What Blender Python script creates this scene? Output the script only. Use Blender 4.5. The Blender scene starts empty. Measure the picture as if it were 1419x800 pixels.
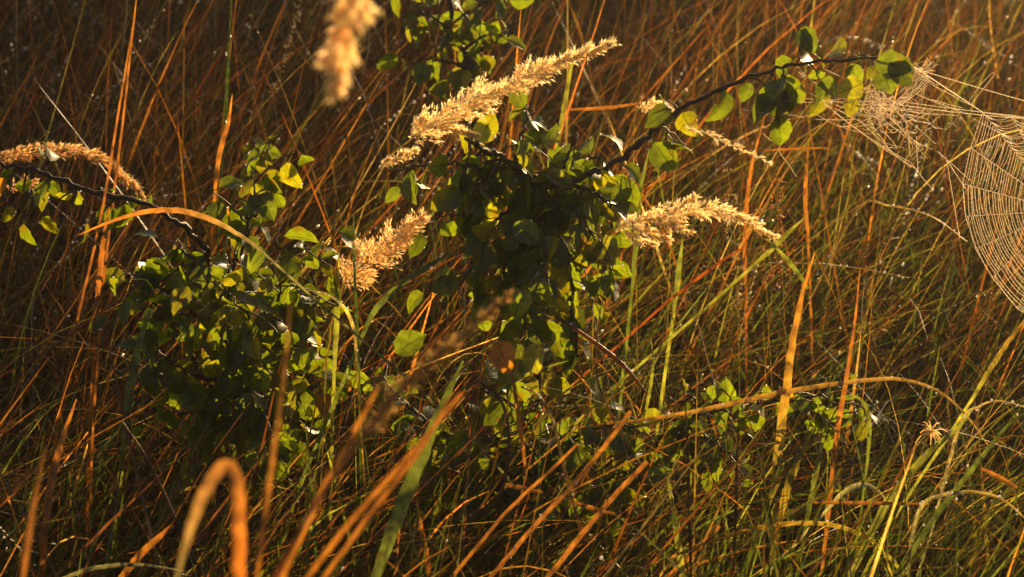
import bpy, math, random
import numpy as np
from mathutils import Vector

# ------------------------------------------------------------------ camera, sky, sun, exposure
scene = bpy.context.scene
CAM = np.array([0.0, 0.0, 1.25]); PITCH = math.radians(22.0); LENS = 85.0; FOCUS = 2.30
cam_data = bpy.data.cameras.new('camera'); cam = bpy.data.objects.new('camera', cam_data)
scene.collection.objects.link(cam); scene.camera = cam
cam.location = CAM; cam.rotation_euler = (math.radians(90) - PITCH, 0, 0)
cam_data.lens = LENS; cam_data.sensor_width = 36; cam_data.clip_start = 0.05; cam_data.clip_end = 500
cam_data.dof.use_dof = True; cam_data.dof.focus_distance = FOCUS; cam_data.dof.aperture_fstop = 9.5

SUN_EL, SUN_AZ = math.radians(12.5), math.radians(31.0)        # azimuth measured from +Y towards +X
world = bpy.data.worlds.new('World'); scene.world = world; world.use_nodes = True
wn = world.node_tree; wn.nodes.clear()
sky = wn.nodes.new('ShaderNodeTexSky'); sky.sky_type = 'NISHITA'; sky.sun_disc = False
sky.sun_elevation = SUN_EL; sky.sun_rotation = SUN_AZ
sky.dust_density = 4.0
bg = wn.nodes.new('ShaderNodeBackground'); bg.inputs[1].default_value = 0.05
wo = wn.nodes.new('ShaderNodeOutputWorld')
wn.links.new(sky.outputs[0], bg.inputs[0]); wn.links.new(bg.outputs[0], wo.inputs[0])
sun_data = bpy.data.lights.new('sun', 'SUN'); sun = bpy.data.objects.new('sun', sun_data)
scene.collection.objects.link(sun)
sun_data.energy = 5.0; sun_data.angle = math.radians(0.6); sun_data.color = (1.0, 0.67, 0.32)
sdir = Vector((math.cos(SUN_EL) * math.sin(SUN_AZ), math.cos(SUN_EL) * math.cos(SUN_AZ), math.sin(SUN_EL)))
sun.rotation_euler = sdir.to_track_quat('Z', 'Y').to_euler()
vs = scene.view_settings
vs.view_transform = 'Standard'; vs.look = 'None'; vs.gamma = 1.0; vs.exposure = 1.2
cy = scene.cycles
cy.max_bounces = 7; cy.diffuse_bounces = 3; cy.glossy_bounces = 2; cy.transmission_bounces = 5
cy.transparent_max_bounces = 12; cy.volume_bounces = 0; cy.use_denoising = True
cy.caustics_reflective = False; cy.caustics_refractive = False
cy.sample_clamp_indirect = 3.0

# ------------------------------------------------------------------ helpers
rng = np.random.default_rng(7)
U = rng.uniform
FWD = np.array([0, math.cos(PITCH), -math.sin(PITCH)]); RGT = np.array([1.0, 0, 0])
UPV = np.array([0, math.sin(PITCH), math.cos(PITCH)])
K = 36.0 / LENS / 1419.0
MM = FOCUS * K                                       # metres per photo pixel in the focal plane

def P(px, py, d=FOCUS):                              # the point seen at photo pixel (px, py), d metres away
    return CAM + d * (FWD + (px - 709.5) * K * RGT - (py - 400.0) * K * UPV)

def norm(v):
    return v / np.maximum(np.linalg.norm(v, axis=-1, keepdims=True), 1e-9)

def spline(pts, n):                                  # Catmull-Rom through the points, n samples
    p = np.array(pts, float)
    if len(p) == 2:
        return p[0] + (p[1] - p[0]) * np.linspace(0, 1, n)[:, None]
    q = np.vstack([2 * p[0] - p[1], p, 2 * p[-1] - p[-2]])
    seg = np.r_[0, np.cumsum(np.linalg.norm(np.diff(p, axis=0), axis=1))]
    s = np.linspace(0, seg[-1], n); i = np.clip(np.searchsorted(seg, s, side='right') - 1, 0, len(p) - 2)
    t = ((s - seg[i]) / (seg[i + 1] - seg[i] + 1e-12))[:, None]
    a, b, c, d = q[i], q[i + 1], q[i + 2], q[i + 3]
    return 0.5 * (2 * b + (c - a) * t + (2 * a - 5 * b + 4 * c - d) * t ** 2 + (3 * b - a - 3 * c + d) * t ** 3)

class MB:                                            # collects quads, builds ONE mesh object
    def __init__(self):
        self.v, self.q, self.c, self.a, self.n = [], [], [], [], 0
    def add(self, v, q, col, a=None):
        v = np.asarray(v, float); m = len(v)
        self.v.append(v); self.q.append(np.asarray(q, int) + self.n)
        col = np.asarray(col, float)
        self.c.append(np.broadcast_to(col, (m, 3)))
        self.a.append(np.zeros((m, 2)) if a is None else a)
        self.n += m
    def build(self, name, mat, parent=None, smooth=True, origin=None):
        v = np.vstack(self.v).astype(np.float32); q = np.vstack(self.q).astype(np.int32)
        if origin is not None and parent is None: v = v - np.asarray(origin, np.float32)
        me = bpy.data.meshes.new(name)
        me.vertices.add(len(v)); me.vertices.foreach_set('co', v.ravel())
        me.loops.add(q.size); me.loops.foreach_set('vertex_index', q.ravel())
        me.polygons.add(len(q)); me.polygons.foreach_set('loop_start', np.arange(0, q.size, 4, dtype=np.int32))
        me.polygons.foreach_set('use_smooth', np.full(len(q), smooth))
        me.update(calc_edges=True)
        c = np.vstack(self.c); ca = me.attributes.new('Col', 'FLOAT_COLOR', 'POINT')
        ca.data.foreach_set('color', np.hstack([c, np.ones((len(c), 1))]).astype(np.float32).ravel())
        a = np.vstack(self.a)
        if a.any():
            at = me.attributes.new('luv', 'FLOAT_VECTOR', 'POINT')
            at.data.foreach_set('vector', np.hstack([a, np.zeros((len(a), 1))]).astype(np.float32).ravel())
        me.materials.append(mat)
        o = bpy.data.objects.new(name, me); scene.collection.objects.link(o)
        if origin is not None:
            if parent is None: o.location = origin
        if parent is not None:
            o.parent = parent
            w = parent_world(parent); o.location = -w
        return o

def parent_world(p):                                 # location of the parent chain (no rotations are used)
    w = Vector((0, 0, 0))
    while p is not None:
        w = w + Vector(p.location); p = p.parent
    return w

def tag(o, label, cat, group=None, kind=None):
    if label: o['label'] = label
    if cat: o['category'] = cat
    if group: o['group'] = group
    if kind: o['kind'] = kind
    return o

def empty(name, loc):
    o = bpy.data.objects.new(name, None); scene.collection.objects.link(o)
    o.location = Vector([float(x) for x in loc]); o.empty_display_size = 0.02
    return o

def grid_quads(nr, nc, closed=False):
    r = np.arange(nr - 1)[:, None]; c = np.arange(nc if closed else nc - 1)[None, :]
    c2 = (c + 1) % nc
    return np.stack([r * nc + c, r * nc + c2, (r + 1) * nc + c2, (r + 1) * nc + c], -1).reshape(-1, 4)

def frame(pts):
    t = norm(np.gradient(pts, axis=0))
    ref = np.where(np.abs(t[:, 2:3]) > 0.95, np.array([[1.0, 0, 0]]), np.array([[0, 0, 1.0]]))
    a = norm(np.cross(t, ref)); b = np.cross(t, a)
    return t, a, b

def tube(mb, pts, rad, col, sides=6):
    pts = np.asarray(pts); n = len(pts); t, a, b = frame(pts)
    rad = np.broadcast_to(np.asarray(rad, float), (n,))
    th = np.arange(sides) * 2 * math.pi / sides
    ring = a[:, None, :] * np.cos(th)[None, :, None] + b[:, None, :] * np.sin(th)[None, :, None]
    v = pts[:, None, :] + ring * rad[:, None, None]
    col = np.asarray(col, float)
    if col.ndim == 2: col = np.repeat(col, sides, 0)
    mb.add(v.reshape(-1, 3), grid_quads(n, sides, True), col)

def strip(mb, pts, w, col, roll=0.0, fold=0.22, serr=0.0):          # a grass blade: three verts across, keeled
    pts = np.asarray(pts); n = len(pts); t = norm(np.gradient(pts, axis=0))
    view = norm(pts - CAM); side = norm(np.cross(t, view)); nr = norm(np.cross(side, t))
    roll = np.broadcast_to(np.asarray(roll, float), (n,))[:, None]
    sd = side * np.cos(roll) + nr * np.sin(roll); nn = np.cross(sd, t)
    w = np.broadcast_to(np.asarray(w, float), (n,))[:, None] * 0.5
    j = 1 + serr * rng.standard_normal((n, 1))
    v = np.stack([pts - sd * w * j, pts + nn * w * fold * 2, pts + sd * w * (2 - j)], 1)
    col = np.asarray(col, float)
    if col.ndim == 2: col = np.repeat(col, 3, 0)
    a = np.zeros((n, 3, 2)); a[:, :, 0] = [-1, 0, 1]; a[:, :, 1] = np.linspace(0, 1, n)[:, None]
    mb.add(v.reshape(-1, 3), grid_quads(n, 3), col, a.reshape(-1, 2))

def spheres(mb, cen, rad, col, nl=4, ns=6):          # many small balls at once
    cen = np.asarray(cen); rad = np.broadcast_to(np.asarray(rad, float), (len(cen),))
    ph = np.linspace(0.02, math.pi - 0.02, nl + 1); th = np.arange(ns) * 2 * math.pi / ns
    u = np.stack([np.sin(ph)[:, None] * np.cos(th), np.sin(ph)[:, None] * np.sin(th), np.cos(ph)[:, None] + 0 * th], -1).reshape(-1, 3)
    v = cen[:, None, :] + u[None] * rad[:, None, None]
    q = grid_quads(nl + 1, ns, True); m = len(u)
    q = (q[None] + (np.arange(len(cen)) * m)[:, None, None]).reshape(-1, 4)
    mb.add(v.reshape(-1, 3), q, col)

# ------------------------------------------------------------------ materials
def new_mat(name):
    m = bpy.data.materials.new(name); m.use_nodes = True; nt = m.node_tree; nt.nodes.clear()
    return m, nt, nt.nodes.new, nt.links.new

def plant_mat(name, trans=0.45, rough=0.45, boost=(1.7, 1.5, 0.8), nscale=300.0, nmix=0.35, veins=False, spec=0.5, streak=False):
    m, nt, N, L = new_mat(name)
    at = N('ShaderNodeAttribute'); at.attribute_name = 'Col'
    tc = N('ShaderNodeTexCoord')
    nz = N('ShaderNodeTexNoise'); nz.inputs['Scale'].default_value = nscale; nz.inputs['Detail'].default_value = 3
    L(tc.outputs['Object'], nz.inputs['Vector'])
    mr = N('ShaderNodeMapRange'); mr.inputs[1].default_value = 0.3; mr.inputs[2].default_value = 0.7
    mr.inputs[3].default_value = 1 - nmix; mr.inputs[4].default_value = 1 + nmix
    L(nz.outputs[0], mr.inputs[0])
    vm = N('ShaderNodeVectorMath'); vm.operation = 'SCALE'
    L(at.outputs['Color'], vm.inputs[0]); L(mr.outputs[0], vm.inputs['Scale'])
    colour = vm.outputs[0]; height = nz.outputs[0]
    if veins or streak:
        lu = N('ShaderNodeAttribute'); lu.attribute_name = 'luv'
        sp = N('ShaderNodeSeparateXYZ'); L(lu.outputs['Vector'], sp.inputs[0])
        ab = N('ShaderNodeMath'); ab.operation = 'ABSOLUTE'; L(sp.outputs[0], ab.inputs[0])
        def mth(op, a, b):
            x = N('ShaderNodeMath'); x.operation = op
            for i, s in enumerate((a, b)):
                if isinstance(s, (int, float)): x.inputs[i].default_value = s
                elif s is not None: L(s, x.inputs[i])
            return x.outputs[0]
        if veins:
            ph = mth('SUBTRACT', mth('MULTIPLY', sp.outputs[1], 44.0), mth('MULTIPLY', ab.outputs[0], 13.0))
            vein = mth('GREATER_THAN', mth('SINE', ph, None), 0.93)
            mid = mth('LESS_THAN', ab.outputs[0], 0.07)
            ln = mth('MAXIMUM', mth('MULTIPLY', vein, 0.45), mid)
        else:
            ln = mth('MULTIPLY', mth('GREATER_THAN', mth('SINE', mth('MULTIPLY', sp.outputs[0], 15.0), None), 0.4), 0.5)
        mx = N('ShaderNodeMix'); mx.data_type = 'RGBA'; mx.blend_type = 'MULTIPLY'
        L(ln, mx.inputs[0]); L(colour, mx.inputs[6]); mx.inputs[7].default_value = (0.55, 0.6, 0.5, 1)
        colour = mx.outputs[2]; height = ln
        if veins or streak:
            n2 = N('ShaderNodeTexNoise'); n2.inputs['Scale'].default_value = 70; n2.inputs['Detail'].default_value = 4; L(tc.outputs['Object'], n2.inputs['Vector'])
            m2 = N('ShaderNodeMapRange'); m2.inputs[1].default_value = 0.60; m2.inputs[2].default_value = 0.70; m2.inputs[4].default_value = 0.75 if veins else 0.6
            L(n2.outputs[0], m2.inputs[0])
            x2 = N('ShaderNodeMix'); x2.data_type = 'RGBA'; L(m2.outputs[0], x2.inputs[0]); L(colour, x2.inputs[6]); x2.inputs[7].default_value = (0.045, 0.028, 0.008, 1)
            colour = x2.outputs[2]
    bsdf = N('ShaderNodeBsdfPrincipled'); bsdf.inputs['Roughness'].default_value = rough
    bsdf.inputs['Specular IOR Level'].default_value = spec
    L(colour, bsdf.inputs['Base Color'])
    bp = N('ShaderNodeBump'); bp.inputs['Strength'].default_value = 0.35; bp.inputs['Distance'].default_value = 0.0006
    L(height, bp.inputs['Height']); L(bp.outputs[0], bsdf.inputs['Normal'])
    tr = N('ShaderNodeBsdfTranslucent')
    vb = N('ShaderNodeVectorMath'); vb.operation = 'MULTIPLY'; vb.inputs[1].default_value = boost
    L(colour, vb.inputs[0]); L(vb.outputs[0], tr.inputs['Color'])
    ms = N('ShaderNodeMixShader'); ms.inputs[0].default_value = trans
    L(bsdf.outputs[0], ms.inputs[1]); L(tr.outputs[0], ms.inputs[2])
    o = N('ShaderNodeOutputMaterial'); L(ms.outputs[0], o.inputs[0])
    return m

M_GRASS = plant_mat('grass_blade', trans=0.5, rough=0.38, boost=(2.5, 2.25, 0.9), nscale=120, nmix=0.4)
M_BLADE = plant_mat('large_grass_blade', trans=0.5, rough=0.4, boost=(2.4, 2.0, 0.9), nscale=85, nmix=0.6, streak=True)
M_STEM = plant_mat('dry_stem', trans=0.5, rough=0.35, boost=(2.5, 2.7, 1.6), nscale=200, nmix=0.45)
M_LEAF = plant_mat('shrub_leaf', trans=0.5, rough=0.4, boost=(7.6, 5.2, 0.4), nscale=150, nmix=0.3, veins=True, spec=0.6)
M_SEED = plant_mat('seed_head', trans=0.75, rough=0.5, boost=(1.15, 1.15, 1.1), nscale=400, nmix=0.1, spec=0.5)
M_BARK = plant_mat('bark', trans=0.0, rough=0.6, nscale=250, nmix=0.5, spec=0.4)
M_SILK = plant_mat('dewy_silk', trans=0.5, rough=0.3, boost=(1, 1, 1), nscale=900, nmix=0.1, spec=1.0)
def dew_mat():
    m, nt, N, L = new_mat('dew')
    b = N('ShaderNodeBsdfGlossy'); b.inputs['Color'].default_value = (1, 0.86, 0.66, 1); b.inputs['Roughness'].default_value = 0.2
    t = N('ShaderNodeBsdfTranslucent'); t.inputs['Color'].default_value = (1, 1, 1, 1)
    x = N('ShaderNodeMixShader'); x.inputs[0].default_value = 0.5; L(b.outputs[0], x.inputs[1]); L(t.outputs[0], x.inputs[2])
    o = N('ShaderNodeOutputMaterial'); L(x.outputs[0], o.inputs[0]); return m
M_DEW = dew_mat()
def see_through(m, f):                               # wet silk lets part of the light straight through
    nt = m.node_tree; o = next(n for n in nt.nodes if n.type == 'OUTPUT_MATERIAL'); src = o.inputs[0].links[0].from_socket
    x = nt.nodes.new('ShaderNodeMixShader'); t = nt.nodes.new('ShaderNodeBsdfTransparent'); x.inputs[0].default_value = f
    nt.links.new(src, x.inputs[1]); nt.links.new(t.outputs[0], x.inputs[2]); nt.links.new(x.outputs[0], o.inputs[0])
see_through(M_SILK, 0.35)
see_through(M_DEW, 0.3)


def soil_mat():
    m, nt, N, L = new_mat('soil')
    tc = N('ShaderNodeTexCoord'); nz = N('ShaderNodeTexNoise'); nz.inputs['Scale'].default_value = 14
    nz.inputs['Detail'].default_value = 8; L(tc.outputs['Object'], nz.inputs['Vector'])
    cr = N('ShaderNodeValToRGB'); cr.color_ramp.elements[0].color = (0.018, 0.012, 0.006, 1)
    cr.color_ramp.elements[1].color = (0.07, 0.045, 0.02, 1); L(nz.outputs[0], cr.inputs[0])
    b = N('ShaderNodeBsdfPrincipled'); b.inputs['Roughness'].default_value = 0.9; L(cr.outputs[0], b.inputs['Base Color'])
    bp = N('ShaderNodeBump'); bp.inputs['Strength'].default_value = 0.8; bp.inputs['Distance'].default_value = 0.02
    L(nz.outputs[0], bp.inputs['Height']); L(bp.outputs[0], b.inputs['Normal'])
    o = N('ShaderNodeOutputMaterial'); L(b.outputs[0], o.inputs[0]); return m
M_SOIL = soil_mat()

RUST = np.array([0.20, 0.072, 0.018]); ORANGE = np.array([0.27, 0.115, 0.024]); STRAW = np.array([0.33, 0.25, 0.10])
BROWN = np.array([0.06, 0.036, 0.016]); OLIVE = np.array([0.14, 0.13, 0.025]); GREEN = np.array([0.058, 0.088, 0.018])
YGREEN = np.array([0.14, 0.17, 0.028]); CREAM = np.array([0.96, 0.80, 0.49]); GREYG = np.array([0.16, 0.18, 0.12])

# ------------------------------------------------------------------ ground
g = MB(); n = 161
xs = np.sign(np.linspace(-1, 1, n)) * np.abs(np.linspace(-1, 1, n)) ** 3 * 120
gx, gy = np.meshgrid(xs, xs + 3.0)
gz = 0.012 * np.sin(gx * 5.1 + 1.3) * np.sin(gy * 4.3) + 0.01 * np.sin(gx * 13 + gy * 7)
g.add(np.stack([gx, gy, gz], -1).reshape(-1, 3), grid_quads(n, n), (0.05, 0.04, 0.02))
tag(g.build('ground', M_SOIL), 'dark soil under the meadow grass', 'ground', kind='structure')

# ------------------------------------------------------------------ meadow grass (uncountable)
def blades(mb, root, L, th0, bend, az, daz, W, c0, c1, S=8, twist=None, across=2, zmin=0.004, stiff=1.5, hcap=None):
    N = len(root); s = np.linspace(0, 1, S + 1)
    th = th0[:, None] + bend[:, None] * s[None, :] ** stiff
    a = az[:, None] + daz[:, None] * s[None, :]
    d = np.stack([np.sin(th) * np.cos(a), np.sin(th) * np.sin(a), np.cos(th)], -1)
    step = d[:, :-1] * (L / S)[:, None, None]
    p = np.concatenate([np.zeros((N, 1, 3)), np.cumsum(step, 1)], 1)
    p[:, :, :2] += root[:, None, :2]
    if hcap is not None:
        zm = p[:, :, 2].max(1); f = np.minimum(1, hcap / np.maximum(zm, 1e-3)); p[:, :, 2] *= f[:, None]
    p[:, :, 2] = np.maximum(p[:, :, 2], zmin)
    if twist is None: twist = U(-1.3, 1.3, N)
    tw = twist[:, None] + s[None] * U(-0.8, 0.8, N)[:, None]
    hs = np.stack([-np.sin(a), np.cos(a), 0 * a], -1); t = norm(np.gradient(p, axis=1)); nn = norm(np.cross(hs, t) + 1e-6)
    sd = hs * np.cos(tw)[..., None] + nn * np.sin(tw)[..., None]
    prof = np.clip(1.15 * (1 - s ** 2.4), 0.02, 1) * np.clip(0.55 + 1.6 * s, 0, 1)
    w = 0.5 * W[:, None] * prof[None]
    c = c0[:, None, :] * (1 - s[None, :, None]) + c1[:, None, :] * s[None, :, None]
    if across == 2:
        v = np.stack([p - sd * w[..., None], p + sd * w[..., None]], 2); q = grid_quads(S + 1, 2)
    else:
        nv = np.cross(sd, t)
        v = np.stack([p - sd * w[..., None], p + nv * w[..., None] * 0.5, p + sd * w[..., None]], 2); q = grid_quads(S + 1, 3)
    m = (S + 1) * across
    q = (q[None] + (np.arange(N) * m)[:, None, None]).reshape(-1, 4)
    mb.add(v.reshape(-1, 3), q, np.repeat(c[:, :, None, :], across, 2).reshape(-1, 3))
    return p

def scatter(N, y0, y1, clump=0.6, nc=400):
    out = []
    cy_ = U(y0, y1, nc); cx_ = U(-1, 1, nc) * (0.42 + 0.24 * cy_)
    k = int(N * clump); i = rng.integers(0, nc, k)
    a = np.stack([cx_[i] + rng.normal(0, 0.035, k), cy_[i] + rng.normal(0, 0.035, k)], -1)
    y = U(y0, y1, N - k); b = np.stack([U(-1, 1, N - k) * (0.42 + 0.24 * y) , y], -1)
    out = np.vstack([a, b]); out[:, 1] = np.clip(out[:, 1], y0, None)
    return out

def cap(root, pyline):                               # keep the near grass below a line of sight, as trodden and grazed height
    dep = math.tan(PITCH + math.atan((pyline - 400) * K))
    return np.maximum(CAM[2] - root[:, 1] * dep, 0.03)

def capfun(root):
    x, y = root[:, 0], root[:, 1]
    near = cap(root, 620.0)
    near = near + U(0, 1, len(root)) ** 4 * 0.16
    f = np.clip((y - 2.25) / 0.25, 0, 1)
    return near * (1 - f) + (0.75) * f

def mixcol(n, pal, p):
    i = rng.choice(len(pal), n, p=np.array(p) / sum(p)); c = np.array(pal)[i]
    return c * np.exp(rng.normal(-0.58, 0.85, (n, 1))).clip(0.1, 1.8) * (1 + rng.normal(0, 0.08, (n, 3)))

def leanaz(n, root, spread=0.75):                    # the meadow is blown over to the right, less so on the right side
    return rng.normal(0.15, spread, n)

# dead thatch lying flat
mb = MB(); N = 24000; r = scatter(N, 1.5, 5.6, 0.3)
blades(mb, r, U(0.12, 0.4, N), U(0.7, 1.45, N), U(-0.1, 0.8, N), U(-math.pi, math.pi, N), rng.normal(0, 0.6, N), U(0.0015, 0.004, N),
       mixcol(N, [BROWN, RUST, STRAW], [5, 3, 1]), mixcol(N, [BROWN, RUST, STRAW], [4, 4, 1]), S=6, hcap=np.minimum(capfun(r), U(0.02, 0.24, N)))
tag(mb.build('dead_grass_thatch', M_GRASS), 'flattened brown dead grass lying close to the ground', 'dead grass', kind='stuff')

# rust and orange dry grass, leaning
def greenness(root):                                 # 0 dry, 1 green
    x, y = root[:, 0], root[:, 1]
    return np.clip(0.8 - (y - 2.45) * 0.55 + 0.12 * np.sin(x * 4 + y * 3) + 0.42 * np.clip(x * 2.2, -1, 1), 0.10, 0.97)
mb = MB(); N = 40000; r = scatter(N, 1.6, 5.8, 0.6, 500)
keep = U(0, 1, N) > greenness(r) * 0.8; r = r[keep]; N = len(r)
right = np.clip(r[:, 0] * 1.6 + 0.35, 0, 1)
th0 = np.abs(np.where(U(0, 1, N) < 0.3, rng.normal(1.0, 0.3, N), rng.normal(0.62, 0.28, N))) * (1 - 0.45 * right)
left_shade = (1 - 0.65 * np.clip(-r[:, 0] * 1.6 + 0.2, 0, 1) * np.clip((r[:, 1] - 2.5), 0, 1))[:, None]   # shade painted into the grass colour, deeper towards the left and the back
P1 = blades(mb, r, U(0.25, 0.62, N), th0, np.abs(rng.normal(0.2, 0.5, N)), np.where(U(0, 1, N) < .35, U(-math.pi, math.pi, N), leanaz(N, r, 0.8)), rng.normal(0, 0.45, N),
       0.0010 + 0.0040 * U(0, 1, N) ** 2.5, mixcol(N, [RUST, ORANGE, BROWN, OLIVE], [4, 2, 6, 1.5]) * left_shade, mixcol(N, [RUST, ORANGE, STRAW, BROWN], [5, 3, 1, 4]) * left_shade, S=8, hcap=capfun(r))
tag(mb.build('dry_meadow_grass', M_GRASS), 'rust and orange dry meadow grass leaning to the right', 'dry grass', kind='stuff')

# green grass, low and arching
mb = MB(); N = 42000; r = scatter(N, 1.6, 5.6, 0.6, 600)
keep = U(0, 1, N) < greenness(r) + 0.08; r = r[keep]; N = len(r)
P2 = blades(mb, r, U(0.15, 0.42, N), np.abs(rng.normal(0.6, 0.4, N)), np.abs(rng.normal(0.75, 0.5, N)), rng.normal(0.3, 1.1, N), rng.normal(0, 0.3, N),
       U(0.0015, 0.0045, N), mixcol(N, [GREEN, YGREEN, OLIVE], [8, 1, 3]), mixcol(N, [GREEN, YGREEN, OLIVE, ORANGE], [7, 2, 3, 1]), S=9, across=3, hcap=capfun(r))
tag(mb.build('green_meadow_grass', M_GRASS), 'green grass blades arching up between the dry stems', 'green grass', kind='stuff')

# fine wiry stems, many horizontal arcs
mb = MB(); N = 7000; r = scatter(N, 1.9, 5.4, 0.2)
P3 = blades(mb, r, U(0.3, 0.65, N), np.abs(rng.normal(0.5, 0.35, N)), U(0.3, 1.9, N), rng.normal(0.2, 1.1, N), rng.normal(0, 0.5, N),
       U(0.0008, 0.0016, N), mixcol(N, [BROWN, OLIVE, STRAW], [2, 2, 2]), mixcol(N, [STRAW, RUST, OLIVE], [3, 2, 1]), S=12, hcap=capfun(r))
tag(mb.build('wiry_grass_stems', M_GRASS), 'thin wiry grass stems bending over the other grass', 'wiry grass', kind='stuff')

# dew on the meadow
mb = MB(); pts = []
for PP, k in ((P1, 1500), (P2, 1200), (P3, 1500)):
    i = rng.integers(0, len(PP), k); j = rng.integers(3, PP.shape[1], k)
    pts.append(PP[i, j] + rng.normal(0, 0.0006, (k, 3)))
for PP, k in ((P3, 420), (P1, 260), (P2, 160)):
    ok = np.where((PP[:, 0, 1] > 2.2) & (PP[:, 0, 1] < 4.2))[0]
    for i in rng.choice(ok, k, replace=False):
        q = spline(PP[i, PP.shape[1] // 3:], 50); f = U(0, .5); q = q[int(f * 50):int(50 * (f + U(.25, .5)))][::rng.integers(1, 4)]
        pts.append(q + rng.normal(0, 0.0005, q.shape) - [0, 0, 0.0006])
pts = np.vstack(pts); pts = pts[pts[:, 2] > 0.06]
spheres(mb, pts, (0.00065 + 0.0016 * U(0, 1, len(pts)) ** 3) * np.clip(pts[:, 1:2].ravel() / 2.6, .8, 1.6), (1, 1, 1), 5, 7)
tag(mb.build('dew_drops', M_DEW), 'tiny dew drops glinting on the meadow grass', 'dew', kind='stuff')

# ------------------------------------------------------------------ shrubs
def far_bush():                                      # unseen thicket added beyond the meadow patch to shade the left background
    root = empty('added_shade_bush', (1.3, 7.1, 0)); tag(root, 'added unseen bush beyond the top of the picture, shading the dry grass on the left', 'bush')
    w, l = MB(), MB()
    for i in range(125):
        b = np.array([1.3 + U(-1.1, 0.95), 7.1 + U(-.4, .4), 0]); h = U(1.0, 2.0); e = b + [U(-.35, .35), U(-.35, .35), h]
        p = spline([b, (b + e) / 2 + [U(-.08, .08), U(-.08, .08), 0], e], 14); tube(w, p, np.linspace(.011, .003, 14), (0.06, 0.04, 0.025), 5)
        k = 90; i_ = rng.integers(2, 14, k); c = p[i_] + rng.normal(0, 0.07, (k, 3)); d = norm(rng.normal(0, 1, (k, 3)) + [0, 0, .5]); s_ = norm(np.cross(d, rng.normal(0, 1, (k, 3)))); ln = U(.06, .11, k)[:, None]
        v = np.stack([c, c + d * ln * .5 + s_ * ln * .2, c + d * ln, c + d * ln * .5 - s_ * ln * .2], 1)
        l.add(v.reshape(-1, 3), np.arange(4 * k).reshape(-1, 4), (0.05, 0.08, 0.02))
    s = w.build('stem', M_BARK, root); l.build('foliage', M_GRASS, s)
far_bush()
BARKC = np.array([0.045, 0.024, 0.014]); LEAFG = np.array([0.033, 0.062, 0.011]); LEAFY = np.array([0.05, 0.070, 0.010]); LEAFO = np.array([0.10, 0.062, 0.012])
NL, NA = 9, 7; LEAF_DEW = []
_t = np.linspace(0, 1, NL); _u = np.linspace(-1, 1, NA)
def leaf(mb, base, dirv, nrm, Ln, Wd, col, fold, curl):
    d = dirv / np.linalg.norm(dirv); s = np.cross(d, nrm); s = s / max(np.linalg.norm(s), 1e-6); nn = np.cross(s, d)
    prof = np.sin(np.pi * np.clip(_t, 0, 1) ** 0.82) ** 0.72 * (1 - 0.10 * _t); prof[0] = 0.03; prof[-1] = 0.02
    prof = prof * (1 + 0.05 * rng.standard_normal(NL))
    X = _u[None, :] * prof[:, None] * Wd * 0.5
    ang = curl * _t
    Y = Ln * (np.sin(ang) / curl if abs(curl) > 1e-3 else _t)[:, None] + 0 * X
    Zc = -Ln * ((1 - np.cos(ang)) / curl if abs(curl) > 1e-3 else 0 * _t)[:, None]
    Z = Zc + np.abs(_u)[None, :] ** 1.3 * fold * prof[:, None] * Wd * 0.5 + 0.03 * Wd * np.sin(_t * 17 + U(0, 6))[:, None] * np.abs(_u)[None]
    v = base + X[..., None] * s + Y[..., None] * d + Z[..., None] * nn
    a = np.zeros((NL, NA, 2)); a[:, :, 0] = _u; a[:, :, 1] = _t[:, None]
    mb.add(v.reshape(-1, 3), grid_quads(NL, NA), col, a.reshape(-1, 2))
    k = rng.integers(0, 4)
    for _ in range(k): LEAF_DEW.append(v[rng.integers(1, NL), [0, NA - 1][rng.integers(0, 2)]])

def leaf_colour(autumn=0.008):
    x = U()
    c = LEAFG * U(0.7, 1.35) if x > 0.22 + autumn else (LEAFY * U(0.8, 1.3) if x > autumn else LEAFO * U(0.8, 1.3))
    return c

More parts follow.
